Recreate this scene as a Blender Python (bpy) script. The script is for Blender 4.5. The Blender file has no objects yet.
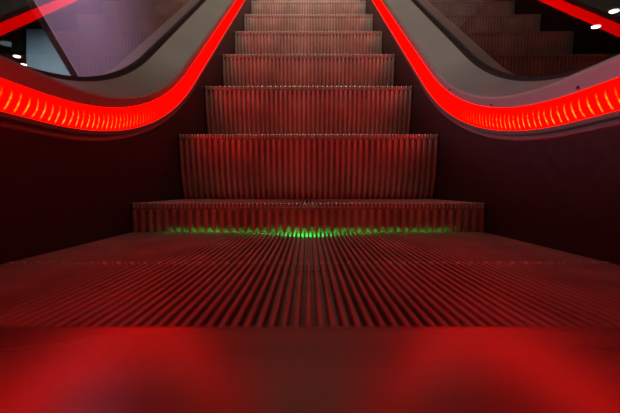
import bpy, bmesh, math, random
from math import sin, cos, pi, radians
from mathutils import Vector, Matrix
random.seed(7)
S = bpy.context.scene
COL = S.collection
H = 0.0975                      # camera height above the lowest tread

# ------------------------------------------------------------ camera
cam = bpy.data.cameras.new('camera'); cam_o = bpy.data.objects.new('camera', cam); COL.objects.link(cam_o)
cam_o.location = (0, 0, H); cam_o.rotation_euler = (radians(90), 0, 0)
cam.sensor_width = 36; cam.lens = 412/620*36
cam.shift_x = 0.0024; cam.shift_y = -0.0282
cam.clip_start = 0.01; cam.clip_end = 100
cam.dof.use_dof = True; cam.dof.focus_distance = 1.0; cam.dof.aperture_fstop = 5.6
S.camera = cam_o
# ------------------------------------------------------------ world, light, exposure
S.view_settings.view_transform = 'Standard'; S.view_settings.look = 'None'
S.view_settings.gamma = 1; S.view_settings.use_curve_mapping = False
S.view_settings.exposure = 0.0
w = bpy.data.worlds.new('world'); S.world = w; w.use_nodes = True
w.node_tree.nodes['Background'].inputs[0].default_value = (0.5, 0.55, 0.7, 1)
w.node_tree.nodes['Background'].inputs[1].default_value = 0.012

def area(name, loc, target, sx, sy, power, col, spread=pi):
    l = bpy.data.lights.new(name, 'AREA'); l.shape = 'RECTANGLE'; l.size = sx; l.size_y = sy
    l.energy = power; l.color = col
    o = bpy.data.objects.new(name, l); COL.objects.link(o); o.location = loc
    o.rotation_euler = (Vector(target)-Vector(loc)).to_track_quat('-Z', 'Y').to_euler()
    l.spread = spread
    return o
# ceiling lighting of the upper storey falling into the escalator well
area('atrium_light', (0.0, 0.8, 3.3), (0, 2.5, 1.2), 1.2, .8, 10.0, (1, .80, .62), radians(98))
area('well_light', (0.0, 2.2, 4.6), (0, 3.1, 1.0), 1.4, 1.0, 3.5, (1, .97, .86), radians(68))
# left hall: its ceiling lighting, then two added mauve fills
area('hall_light', (-4.2, 5.1, 2.9), (-4.3, 7.0, 1.4), 1.2, .3, 8, (.70, .88, 1), radians(74))
area('cladding_fill_light', (-.80, 2.0, 3.0), (-1.75, 3.2, 1.1), .4, .4, 7.5, (1, .66, .98), radians(66))  # added fill that brightens the crossing cladding, no fixture stands here
area('fascia_fill_light', (-2.9, .9, .80), (.41, .75, .30), .9, .5, 4.2, (1, .76, .95), radians(60))  # added low fill out of view, tints the right fascia mauve
RIBBON = 6.2

# ------------------------------------------------------------ materials
def mat(name, col, rough=.5, metal=0, noise=0, nscale=20, stretch=(1,1,1), bump=0, spec=.5):
    m = bpy.data.materials.new(name); m.use_nodes = True
    nt = m.node_tree; b = nt.nodes['Principled BSDF']
    b.inputs['Base Color'].default_value = (*col, 1); b.inputs['Roughness'].default_value = rough
    b.inputs['Metallic'].default_value = metal; b.inputs['Specular IOR Level'].default_value = spec
    if noise or bump:
        tc = nt.nodes.new('ShaderNodeTexCoord'); mp = nt.nodes.new('ShaderNodeMapping')
        mp.inputs['Scale'].default_value = stretch
        n = nt.nodes.new('ShaderNodeTexNoise'); n.inputs['Scale'].default_value = nscale; n.inputs['Detail'].default_value = 4
        nt.links.new(tc.outputs['Object'], mp.inputs[0]); nt.links.new(mp.outputs[0], n.inputs[0])
        if noise:
            r = nt.nodes.new('ShaderNodeMapRange')
            r.inputs['From Min'].default_value = .3; r.inputs['From Max'].default_value = .7
            r.inputs['To Min'].default_value = 1-noise; r.inputs['To Max'].default_value = 1+noise
            mx = nt.nodes.new('ShaderNodeVectorMath'); mx.operation = 'SCALE'
            mx.inputs[0].default_value = col
            nt.links.new(n.outputs['Fac'], r.inputs['Value']); nt.links.new(r.outputs[0], mx.inputs['Scale'])
            nt.links.new(mx.outputs[0], b.inputs['Base Color'])
            r2 = nt.nodes.new('ShaderNodeMapRange')
            r2.inputs['To Min'].default_value = max(.02, rough-.12*noise*3); r2.inputs['To Max'].default_value = rough+.12*noise*3
            nt.links.new(n.outputs['Fac'], r2.inputs['Value']); nt.links.new(r2.outputs[0], b.inputs['Roughness'])
        if bump:
            bp = nt.nodes.new('ShaderNodeBump'); bp.inputs['Strength'].default_value = bump; bp.inputs['Distance'].default_value = .0006
            nt.links.new(n.outputs['Fac'], bp.inputs['Height']); nt.links.new(bp.outputs[0], b.inputs['Normal'])
    return m
def emit(name, col, st):
    m = bpy.data.materials.new(name); m.use_nodes = True; nt = m.node_tree; nt.nodes.clear()
    e = nt.nodes.new('ShaderNodeEmission'); o = nt.nodes.new('ShaderNodeOutputMaterial')
    e.inputs[0].default_value = (*col, 1); e.inputs[1].default_value = st
    nt.links.new(e.outputs[0], o.inputs[0]); return m

M = {}
M['tread'] = mat('cast_aluminium', (.40, .31, .29), .42, .55, noise=.25, nscale=14, stretch=(1, .6, 1))
M['groove_metal'] = mat('groove_aluminium', (.42, .37, .33), .5, .3, noise=.3, nscale=14)
M['nosing'] = mat('bright_aluminium', (.78, .70, .66), .33, .4)
M['riser'] = mat('worn_aluminium', (.70, .63, .57), .45, .3, noise=.32, nscale=11, stretch=(1, 1, .5))
M['plate'] = mat('brushed_plate', (.22, .165, .150), .25, .45, noise=.16, nscale=30, stretch=(.06, 1, 1), bump=.1)
M['comb'] = mat('comb_aluminium', (.40, .36, .34), .4, .7, noise=.1)
M['skirt'] = mat('black_skirt_coating', (.030, .020, .024), .38, .0, noise=.2, nscale=60, spec=.35)
M['trim'] = mat('anodised_trim', (.22, .20, .20), .4, .6)
M['shadow_gap'] = mat('dark_gap', (.02, .015, .015), .6)
M['deck'] = mat('satin_deck', (.38, .37, .34), .38, .35, noise=.06, nscale=9)
M['fascia'] = mat('polished_fascia', (.40, .37, .39), .35, .45)
M['gasket'] = mat('black_rubber', (.012, .012, .012), .45)
M['screw'] = mat('screw_steel', (.10, .09, .09), .3, .9)
M['clad'] = mat('mauve_cladding', (.36, .29, .37), .6, 0, noise=.05, nscale=3)
M['cladtrim'] = mat('pale_edge_trim', (.62, .50, .60), .5)
M['panel'] = mat('blue_grey_board', (.36, .44, .48), .7, 0, noise=.03, nscale=2)
M['floor'] = mat('dark_stone_floor', (.07, .07, .07), .5, 0, noise=.2, nscale=3)
M['ceiling'] = mat('dark_ceiling_paint', (.025, .028, .032), .9, 0, noise=.2, nscale=4, spec=.05)
M['wall'] = mat('dark_wall_paint', (.035, .035, .038), .8, 0, noise=.15, nscale=2)
M['black'] = mat('black_metal', (.012, .012, .014), .6)
M['lamp'] = emit('downlight_glow', (1, .97, .88), 6)
M['green'] = emit('green_tube_glow', (.02, 1, .10), 12)
M['bezel'] = mat('white_bezel', (.3, .3, .3), .5)
M['recess'] = mat('pale_recess', (.45, .52, .52), .7)

g = bpy.data.materials.new('clear_glass'); g.use_nodes = True
gt = g.node_tree; gt.nodes.clear()
gf = gt.nodes.new('ShaderNodeFresnel'); gf.inputs['IOR'].default_value = 1.5
ga = gt.nodes.new('ShaderNodeBsdfTransparent'); ga.inputs[0].default_value = (.975, .985, .985, 1)
gb = gt.nodes.new('ShaderNodeBsdfGlossy'); gb.inputs['Roughness'].default_value = 0
gm = gt.nodes.new('ShaderNodeMixShader'); go_ = gt.nodes.new('ShaderNodeOutputMaterial')
geo = gt.nodes.new('ShaderNodeNewGeometry'); gd = gt.nodes.new('ShaderNodeMath'); gd.operation = 'MULTIPLY'
inv = gt.nodes.new('ShaderNodeMath'); inv.operation = 'SUBTRACT'; inv.inputs[0].default_value = 1
gt.links.new(geo.outputs['Backfacing'], inv.inputs[1])      # reflect once per sheet, at the face that is entered
gt.links.new(gf.outputs[0], gd.inputs[0]); gt.links.new(inv.outputs[0], gd.inputs[1])
gx = gt.nodes.new('ShaderNodeMath'); gx.operation = 'MULTIPLY'; gx.inputs[1].default_value = 1.45; gx.use_clamp = True
gt.links.new(gd.outputs[0], gx.inputs[0]); gt.links.new(gx.outputs[0], gm.inputs[0])
gt.links.new(ga.outputs[0], gm.inputs[1]); gt.links.new(gb.outputs[0], gm.inputs[2]); gt.links.new(gm.outputs[0], go_.inputs[0])
M['glass'] = g

# glowing red ribbon: red diffuser with a row of small hot LED streaks showing through
r = bpy.data.materials.new('red_led_diffuser'); r.use_nodes = True; nt = r.node_tree; nt.nodes.clear()
N = nt.nodes.new; L = nt.links.new
def math_(op, a, b_=None, c_=None):
    n = N('ShaderNodeMath'); n.operation = op
    for i, v in enumerate((a, b_, c_)):
        if v is None: continue
        if isinstance(v, (int, float)): n.inputs[i].default_value = v
        else: L(v, n.inputs[i])
    return n.outputs[0]
uv = N('ShaderNodeUVMap'); sp = N('ShaderNodeSeparateXYZ'); L(uv.outputs[0], sp.inputs[0])
u, v = sp.outputs[0], sp.outputs[1]            # u = metres along the strip, v = 0..1 from its lower edge
bend = math_('ADD', math_('MULTIPLY', v, .009), math_('MULTIPLY', math_('SUBTRACT', 1, math_('POWER', math_('SUBTRACT', 1.0001, v), 1.7)), .020))
nz = N('ShaderNodeTexNoise'); nz.noise_dimensions = '1D'; nz.inputs['Scale'].default_value = 37; L(u, nz.inputs['W'])
uu = math_('ADD', math_('SUBTRACT', u, bend), math_('MULTIPLY', nz.outputs['Fac'], .006))
ph = math_('ABSOLUTE', math_('SUBTRACT', math_('FRACT', math_('DIVIDE', uu, .0185)), .5))
line = math_('POWER', math_('MAXIMUM', math_('SUBTRACT', 1, math_('MULTIPLY', ph, 8.5)), 0), 1.3)
up = N('ShaderNodeMapRange'); up.interpolation_type = 'SMOOTHSTEP'; L(v, up.inputs['Value'])
up.inputs['From Min'].default_value = .03; up.inputs['From Max'].default_value = .16
dn = N('ShaderNodeMapRange'); dn.interpolation_type = 'SMOOTHSTEP'; L(v, dn.inputs['Value'])
dn.inputs['From Min'].default_value = .25; dn.inputs['From Max'].default_value = .78; dn.inputs['To Min'].default_value = 1; dn.inputs['To Max'].default_value = 0
fd = N('ShaderNodeMapRange'); fd.interpolation_type = 'SMOOTHSTEP'; L(u, fd.inputs['Value'])
fd.inputs['From Min'].default_value = .70; fd.inputs['From Max'].default_value = 1.15; fd.inputs['To Min'].default_value = 1; fd.inputs['To Max'].default_value = 0
vn = N('ShaderNodeTexNoise'); vn.noise_dimensions = '2D'; vn.inputs['Scale'].default_value = 1; vn.inputs['Detail'].default_value = 1
cv = N('ShaderNodeCombineXYZ'); L(math_('MULTIPLY', u, 60), cv.inputs[0]); L(math_('MULTIPLY', v, 7), cv.inputs[1]); L(cv.outputs[0], vn.inputs['Vector'])
line = math_('MULTIPLY', line, math_('MAXIMUM', math_('MULTIPLY', math_('SUBTRACT', vn.outputs['Fac'], .22), 3.2), .12))
st = math_('MULTIPLY', math_('MULTIPLY', line, up.outputs[0]), math_('MULTIPLY', dn.outputs[0], fd.outputs[0]))
e1 = N('ShaderNodeEmission'); e1.inputs[0].default_value = (1, .0003, .0, 1); e1.inputs[1].default_value = RIBBON
e2 = N('ShaderNodeEmission'); e2.inputs[0].default_value = (1, .20, .012, 1); L(math_('MULTIPLY', st, 3.2), e2.inputs[1])
ad = N('ShaderNodeAddShader'); L(e1.outputs[0], ad.inputs[0]); L(e2.outputs[0], ad.inputs[1])
out = N('ShaderNodeOutputMaterial'); L(ad.outputs[0], out.inputs[0])
M['ribbon'] = r

# ------------------------------------------------------------ helpers
def obj(name, bm, m, parent=None, smooth=False):
    me = bpy.data.meshes.new(name); bmesh.ops.recalc_face_normals(bm, faces=bm.faces); bm.to_mesh(me); bm.free()
    me.materials.append(m)
    if smooth:
        for p in me.polygons: p.use_smooth = True
    o = bpy.data.objects.new(name, me); COL.objects.link(o)
    if parent: o.parent = parent
    return o
def tag(o, label, cat, group=None):
    o['label'] = label; o['category'] = cat
    if group: o['group'] = group
    return o
def struct(o): o['kind'] = 'structure'; return o
def empty(name, loc=(0, 0, 0)):
    o = bpy.data.objects.new(name, None); o.empty_display_size = .05; COL.objects.link(o); o.location = loc; return o
def box(bm, x0, x1, y0, y1, z0, z1):
    v = [bm.verts.new((x, y, z)) for x in (x0, x1) for y in (y0, y1) for z in (z0, z1)]
    for f in ((0,1,3,2),(4,6,7,5),(0,4,5,1),(2,3,7,6),(0,2,6,4),(1,5,7,3)): bm.faces.new([v[i] for i in f])
def prism_x(bm, pts, x0, x1):      # closed (y, z) outline extruded along x
    a = [bm.verts.new((x0, y, z)) for y, z in pts]; c = [bm.verts.new((x1, y, z)) for y, z in pts]
    n = len(pts); bm.faces.new(a); bm.faces.new(c[::-1])
    for i in range(n): bm.faces.new((a[i], c[i], c[(i+1) % n], a[(i+1) % n]))
def prism_y(bm, pts, y0, y1):      # closed (x, z) outline extruded along y
    a = [bm.verts.new((x, y0, z)) for x, z in pts]; c = [bm.verts.new((x, y1, z)) for x, z in pts]
    n = len(pts); bm.faces.new(a); bm.faces.new(c[::-1])
    for i in range(n): bm.faces.new((a[i], c[i], c[(i+1) % n], a[(i+1) % n]))

# ------------------------------------------------------------ the balustrade path (side view of the escalator)
TH = radians(35.5); DC = .622; ZC = 1.503 + H; Y0 = -.75; INC = 6.0
STA = [('h', Y0 + (DC-Y0)*i/10) for i in range(10)] + [('a', TH*i/40) for i in range(41)] + [('i', INC*i/24) for i in range(1, 25)]
DC2 = .665; ZC2 = 1.37 + H      # the decking and the glass follow a slightly tighter bend than the red strip
def path(st, z, which=1):
    k, t = st
    if which == 2:
        if k == 'h': return Y0 + (t-Y0)*(DC2-Y0)/(DC-Y0), z
        r_ = ZC2 - z
        if k == 'a': return DC2 + r_*sin(t), ZC2 - r_*cos(t)
        return DC2 + r_*sin(TH) + t*cos(TH), ZC2 - r_*cos(TH) + t*sin(TH)
    if k == 'h': return t, z
    r_ = ZC - z
    if k == 'a': return DC + r_*sin(t), ZC - r_*cos(t)
    return DC + r_*sin(TH) + t*cos(TH), ZC - r_*cos(TH) + t*sin(TH)
def ulen(st):
    k, t = st
    if k == 'h': return t
    if k == 'a': return DC + 1.40*t
    return DC + 1.40*TH + t
def sweep(name, prof, m, side, parent=None, closed=True, stations=STA, uvs=None, smooth=False, which=1):
    bm = bmesh.new(); rows = []
    for s in stations:
        rows.append([bm.verts.new((side*p[0], *path(s, p[1], p[2] if len(p) > 2 else which))) for p in prof])
    n = len(prof); uvl = bm.loops.layers.uv.new('UVMap')
    for i in range(len(rows)-1):
        for j in range(n if closed else n-1):
            k = (j+1) % n
            f = bm.faces.new((rows[i][j], rows[i+1][j], rows[i+1][k], rows[i][k]))
            if uvs:
                for lp, (si, pj) in zip(f.loops, ((i, j), (i+1, j), (i+1, k), (i, k))):
                    lp[uvl].uv = (ulen(stations[si]), uvs[pj])
            f.smooth = smooth
    if closed:
        bm.faces.new(rows[0]); bm.faces.new(rows[-1][::-1])
    me = bpy.data.meshes.new(name)
    bmesh.ops.recalc_face_normals(bm, faces=bm.faces)
    bm.to_mesh(me); bm.free(); me.materials.append(m)
    o = bpy.data.objects.new(name, me); COL.objects.link(o)
    if parent: o.parent = parent
    return o

# ------------------------------------------------------------ setting: hall around the escalator
bm = bmesh.new(); box(bm, -9, -.70, -2.5, 14, -.55, -.45); box(bm, .70, 9, -2.5, 14, -.55, -.45); box(bm, -.70, .70, -2.5, 14, -.55, -.45)
struct(obj('floor', bm, M['floor']))
CZ = 3.0
bm = bmesh.new(); box(bm, -9, -3.0, -2.5, 14, CZ, CZ+.3); box(bm, 3.0, 9, -2.5, 14, CZ, CZ+.3); box(bm, -3.0, 3.0, 9, 14, CZ, CZ+.3)
struct(obj('ceiling', bm, M['ceiling']))
for nm, a in (('wall_left', (-9.2, -9, -2.5, 14, -.55, 3.3)), ('wall_right', (9, 9.2, -2.5, 14, -.55, 3.3)), ('wall_back', (-9, 9, 14, 14.2, -.55, 3.3)), ('wall_front', (-9, 9, -2.7, -2.5, -.55, 3.3))):
    bm = bmesh.new(); box(bm, *a); struct(obj(nm, bm, M['wall']))

# ------------------------------------------------------------ both balustrades
for side, sd in ((-1, 'left'), (1, 'right')):
    sk = sweep('skirt_panel', [(.403, -.32), (.403, .180), (.409, .180), (.409, -.32)], M['skirt'], side)
    tag(sk, f'black skirt panel running up the {sd} side of the steps', 'skirt panel', 'skirt panels')
    t = sweep('trim_lip', [(.4035, .1815), (.409, .1815), (.409, .1995), (.4005, .1995), (.399, .198), (.399, .192), (.4005, .1905), (.4065, .1895)], M['trim'], side, sk, smooth=False)
    t['label'] = 'thin satin metal lip under the red light'
    n = 8; prof = []; uvs = []
    for i in range(n+1):
        f = i/n; prof.append((.4035+.0105*f - .0035*sin(pi*f), .2000+.0460*f)); uvs.append(f)
    prof += [(.420, .2460), (.420, .2000)]; uvs += [1.0, 0.0]
    rb = sweep('light_strip', prof, M['ribbon'], side, None, uvs=uvs, smooth=True)
    tag(rb, f'glowing red light strip curving up along the {sd} side of the escalator', 'light strip', 'red light strips')
    dk = sweep('balustrade_deck', [(.413, .2465, 1), (.4105, .268), (.4105, .2720), (.4122, .2757), (.416, .2780), (.5115, .3100), (.5115, .3050), (.421, .2470, 1)], M['deck'], side, None, which=2, smooth=False)
    tag(dk, f'satin grey metal decking between red strip and glass on the {sd} side', 'decking', 'balustrade decking')
    fa = sweep('fascia', [(.4128, .2468, 1), (.4098, .269), (.4110, .2690), (.4136, .2468, 1)], M['fascia'], side, dk, which=2)
    fa['label'] = 'narrow upright face above the red light strip'
    gl = sweep('glass_panel', [(.5220, .3115), (.5320, .3115), (.5320, 1.14), (.5220, 1.14)], M['glass'], side, which=2)
    tag(gl, f'clear glass balustrade panel standing on the {sd} side decking', 'glass panel', 'glass balustrade panels')
    gk = sweep('gasket', [(.5120, .3020), (.5120, .3120), (.5170, .3170), (.5200, .3205), (.5217, .3205), (.5217, .3105), (.5323, .3105), (.5323, .3205), (.5340, .3205), (.5370, .3170), (.5370, .3020)], M['gasket'], side, gl, which=2)
    gk['label'] = 'black rubber seal gripping the foot of the glass'
    oc = sweep('outer_cladding', [(.5375, .302), (.5375, .3085), (.610, .297), (.625, .287), (.625, -.32), (.619, -.32), (.619, .284), (.606, .291)], M['deck'], side, which=2)
    tag(oc, f'grey metal outer cladding beyond the {sd} glass panel', 'cladding', 'outer cladding')
    # screws on the upright face: station along the strip
    spots = {-1: [(.77, .2585), (1.066, .325)], 1: [(.629, .252), (.9256, .286), (1.2, .3864)]}[side]
    for y, z in spots:
        bm = bmesh.new()
        bmesh.ops.create_cone(bm, cap_ends=True, segments=14, radius1=.0030, radius2=.0022, depth=.0022,
                              matrix=Matrix.Translation((side*.4105, y, z)) @ Matrix.Rotation(-side*pi/2, 4, 'Y'))
        bmesh.ops.create_cone(bm, cap_ends=True, segments=6, radius1=.0013, radius2=.0010, depth=.0010,
                              matrix=Matrix.Translation((side*.4090, y, z)) @ Matrix.Rotation(-side*pi/2, 4, 'Y'))
        obj('screw', bm, M['screw'], dk)

# ------------------------------------------------------------ the moving steps
PITCH = .0090; NC = 44; RAD = .395; GD = .011
def arc_off(s, rad=RAD): return RAD - math.sqrt(max(rad*rad - s*s, 0))
def riser_pts(s0, s1, rad, n=10):
    return [(RAD - math.sqrt(rad*rad - (s0+(s1-s0)*i/n)**2), -(s0+(s1-s0)*i/n)) for i in range(n+1)]
step = empty('escalator_step')
bm = bmesh.new()
hw = NC*PITCH + .0028
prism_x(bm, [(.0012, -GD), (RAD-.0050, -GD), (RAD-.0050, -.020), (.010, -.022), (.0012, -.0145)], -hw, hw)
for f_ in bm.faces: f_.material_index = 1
for k in range(-NC, NC+1):
    x = k*PITCH; a, c = .0017, .0026
    y1 = RAD-.0035 if k % 2 == 0 else RAD+.0045
    prism_y(bm, [(x-c, -GD-.0004), (x-a, -.0006), (x-a+.0006, 0), (x+a-.0006, 0), (x+a, -.0006), (x+c, -GD-.0004)], 0, y1)
tr = obj('tread', bm, M['tread'], step); tr.data.materials.append(M['groove_metal'])
bm = bmesh.new()
for k in range(-NC, NC+1):          # bright worn tips of the ribs along the front edge
    x = k*PITCH; even = k % 2 == 0
    h_ = .0026 if even else .0019; l_ = .0050 if even else .0022; e_ = .0008 if even else .0002
    prism_x(bm, [(-.0007, -.0115), (-.0007, -.0010), (.0004, e_), (l_, e_*.8), (l_+.001, -.0009), (.0004, -.0105)], x-h_, x+h_)
no = obj('nosing', bm, M['nosing'], step); no['label'] = 'bright worn tips of the ribs'
bm = bmesh.new()
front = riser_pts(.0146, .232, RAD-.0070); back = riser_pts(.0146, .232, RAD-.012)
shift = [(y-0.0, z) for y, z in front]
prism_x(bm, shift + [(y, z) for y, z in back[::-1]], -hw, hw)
for f_ in bm.faces: f_.material_index = 1        # recess wall takes the second, darker metal
for k in range(-NC, NC+1, 2):
    x = k*PITCH
    f = riser_pts(.0146, .232, RAD-.0002); r0 = riser_pts(.0146, .232, RAD-.0075)
    rows = []
    for (yf, zf), (yb, zb) in zip(f, r0):
        rows.append([bm.verts.new(p) for p in ((x-.0047, yb, zb), (x-.0041, yf+.0008, zf), (x-.0033, yf, zf), (x+.0033, yf, zf), (x+.0041, yf+.0008, zf), (x+.0047, yb, zb))])
    for i in range(len(rows)-1):
        for j in range(5): bm.faces.new((rows[i][j], rows[i][j+1], rows[i+1][j+1], rows[i+1][j]))
        bm.faces.new((rows[i][5], rows[i][0], rows[i+1][0], rows[i+1][5]))
    bm.faces.new(rows[0]); bm.faces.new(rows[-1][::-1])
ri = obj('riser', bm, M['riser'], step); ri.data.materials.append(M['groove_metal'])
brs = []
for s in (-1, 1):
    bm = bmesh.new()
    prism_x(bm, [(.020, -.0225), (RAD-.02, -.0225), (RAD-.02, -.060), (.20, -.215), (.1, -.22)], s*(hw-.02)-.006, s*(hw-.02)+.006)
    brs.append(obj('side_bracket', bm, M['black'], step))

noses = [(RAD and .5445-RAD, 0.0), (.5445, 0.0), (.934, .0655), (1.274, .266)]
y, z = noses[-1]
for i in range(11):
    y += RAD*cos(TH); z += RAD*sin(TH); noses.append((y, z))
noses[1] = (noses[2][0]-math.sqrt(RAD**2-.0655**2), 0.0); noses[0] = (noses[1][0]-RAD, 0.0)
names = ['ribbed metal escalator step emerging flat from under the comb plate',
         'flat ribbed escalator step in front of the green glow',
         'lowest raised escalator step with green light at the foot of its riser',
         'second raised escalator step, just above the low one with green light',
         'third raised escalator step counting up from the green light',
         'fourth raised escalator step counting up from the green light',
         'fifth raised escalator step counting up from the green light',
         'sixth raised escalator step counting up from the green light',
         'seventh raised escalator step, topmost at the upper edge of the view']
for i, (y, z) in enumerate(noses):
    if i == 0: s = step
    else:
        s = step.copy(); COL.objects.link(s)
        for ch in (tr, ri, no, *brs):
            c = ch.copy(); COL.objects.link(c); c.parent = s
    s.location = (0, y, z)
    lab = names[i] if i < len(names) else 'ribbed escalator step high on the flight, beyond the upper edge of the view'
    tag(s, lab, 'escalator step', 'escalator steps' if i < len(names) else 'upper escalator steps')

# green tube under the gap between the flat step and the first riser
root = empty('demarcation_lamp', (0, noses[1][0]+RAD-.015, -.045))
bm = bmesh.new(); bmesh.ops.create_cone(bm, cap_ends=True, segments=14, radius1=.0035, radius2=.0035, depth=.70, matrix=Matrix.Rotation(pi/2, 4, 'Y'))
obj('tube', bm, M['green'], root)
gl_ = bpy.data.lights.new('green_light', 'AREA'); gl_.shape = 'RECTANGLE'; gl_.size = .62; gl_.size_y = .003; gl_.energy = .8; gl_.color = (.02, 1, .10)
go = bpy.data.objects.new('green_light', gl_); COL.objects.link(go); go.parent = root; go.location = (0, .0015, .0040); go.rotation_euler = (radians(180-22), 0, 0)
for s in (-1, 1):
    bm = bmesh.new(); box(bm, s*.356-.006, s*.356+.006, -.007, .007, -.007, .007); obj('end_cap', bm, M['black'], root)
tag(root, 'green lamp glowing through the gap at the foot of the lowest riser', 'lamp')

# ------------------------------------------------------------ comb plate at the bottom landing
cp = empty('comb_plate', (0, 0, 0))
EY = .283
bm = bmesh.new()
prism_x(bm, [(-.72, .004), (EY-.004, .004), (EY-.001, .0033), (EY, .0020), (EY, .0014), (-.72, .0014)], -.4015, .4015)
obj('landing_plate', bm, M['plate'], cp)
bm = bmesh.new()
for k in range(-NC, NC):
    x = (k+.5)*PITCH
    v = [bm.verts.new(p) for p in ((x-.0013, EY-.002, .0016), (x+.0013, EY-.002, .0016), (x+.0013, EY-.002, -.0095), (x-.0013, EY-.002, -.0095),
                                   (x-.0009, EY+.008, -.0080), (x+.0009, EY+.008, -.0080), (x+.0009, EY+.008, -.0098), (x-.0009, EY+.008, -.0098))]
    for f in ((0,1,2,3),(4,7,6,5),(0,4,5,1),(1,5,6,2),(2,6,7,3),(3,7,4,0)): bm.faces.new([v[i] for i in f])
obj('comb_teeth', bm, M['comb'], cp)
tag(cp, 'smooth metal comb plate at the foot of the escalator, with red glare', 'comb plate')

# ------------------------------------------------------------ beyond the left glass
def P(px, py, d): return ((px-308.5)*d/412, d, (189-py)*d/412 + H)
# crossing escalator's side: its lower edge rises towards the camera
cl = empty('crossing_escalator', (0, 0, 0))
X = -1.6; k = 1.6
def dz(px, py): o_ = 308.5-px; return 412*k/o_, (189-py)*k/o_ + H
a = dz(78, 77); c = dz(33, 0); m_ = (c[1]-a[1])/(c[0]-a[0])
y1_, y0_ = 3.3, 1.0
zl = lambda y: a[1]+m_*(y-a[0])
outline = [(y1_+2.6, max(zl(y1_+2.6), -.44)), (3.3, zl(3.3)), (y0_, zl(y0_)), (y0_, zl(y0_)+2.2), (y1_+2.6, zl(y0_)+2.2)]
outline = [(6.4, -.44), (a[0]+(-.44-a[1])/m_, -.44), (y0_, zl(y0_)), (y0_, 4.6), (6.4, 4.6)]
bm = bmesh.new(); prism_x(bm, outline, X-.03, X)
obj('side_cladding', bm, M['clad'], cl)
bm = bmesh.new()
ya = outline[1][0]-.02
prism_x(bm, [(ya, zl(ya)-.013), (y0_, zl(y0_)-.013), (y0_, zl(y0_)-.001), (ya, zl(ya)-.001)], X-.035, X+.012)
e = obj('edge_trim', bm, M['cladtrim'], cl); e['label'] = 'paler trim along the slanted lower edge'
tag(cl, 'mauve side of a crossing structure with slanted edge seen through left glass', 'cladding')

pa = P(26.5, 29, 7.0)
bm = bmesh.new(); box(bm, pa[0], -3.3, 7.0, 7.25, -.45, pa[2])
tag(obj('partition_wall', bm, M['panel']), 'pale blue grey board standing beyond the left glass, under the dark ceiling', 'partition')

def downlight(px, py, label, rad=.065, zc=CZ, ml='lamp'):
    d = (zc-H)*412/(189-py); x = (px-308.5)*d/412
    t = empty('ceiling_light', (x, d, zc))
    bm = bmesh.new(); bmesh.ops.create_cone(bm, cap_ends=True, segments=28, radius1=rad, radius2=rad, depth=.02, matrix=Matrix.Translation((0, 0, -.025)))
    obj('diffuser', bm, M[ml], t)
    bm = bmesh.new(); n = 28
    rg = [[bm.verts.new((rr*cos(2*pi*i/n), rr*sin(2*pi*i/n), zz)) for i in range(n)] for rr, zz in ((rad+.001, -.002), (rad+.001, -.03), (rad+.012, -.03), (rad+.018, -.002))]
    for q in range(4):
        for i in range(n): bm.faces.new((rg[q][i], rg[q][(i+1) % n], rg[(q+1) % 4][(i+1) % n], rg[(q+1) % 4][i]))
    obj('bezel', bm, M['bezel'], t)
    tag(t, label, 'ceiling light', 'round ceiling downlights')
downlight(17, 55, 'nearer of two small round white downlights seen through the left glass')
downlight(23.5, 63.5, 'farther of two small round white downlights seen through the left glass')
downlight(614, 9.3, 'round white downlight nearest the right edge, above the red reflection')
downlight(596, 25, 'round white downlight seen across the red reflected stripe, right glass')

# a dim round recess and a black hanging fixture near the left downlights
M['dim'] = emit('recess_bounce_glow', (.45, .72, .72), .14)  # faint emission stands in for light bounced onto the disc
downlight(8.5, 42.5, 'large dim round ceiling recess at the left edge, above the two small downlights', rad=.16, ml='dim')
fx = P(19.5, 46, 7.3)
t = empty('hanging_fixture', (fx[0], fx[1], CZ))
hz = fx[2]-CZ
bm = bmesh.new(); box(bm, -.10, .11, -.07, .07, hz-.13, hz+.13); bmesh.ops.bevel(bm, geom=bm.edges[:], offset=.012, segments=2, affect='EDGES'); obj('housing', bm, M['black'], t)
bm = bmesh.new(); box(bm, -.015, .015, -.015, .015, hz+.12, 0); obj('stem', bm, M['black'], t)
bm = bmesh.new(); box(bm, -.12, .13, -.005, .005, hz-.165, hz-.150); box(bm, -.12, -.105, -.005, .005, hz-.16, hz); box(bm, .115, .13, -.005, .005, hz-.16, hz); obj('bracket', bm, M['black'], t)
tag(t, 'small black fixture hanging from the dark ceiling beside the blue grey board', 'light fixture')
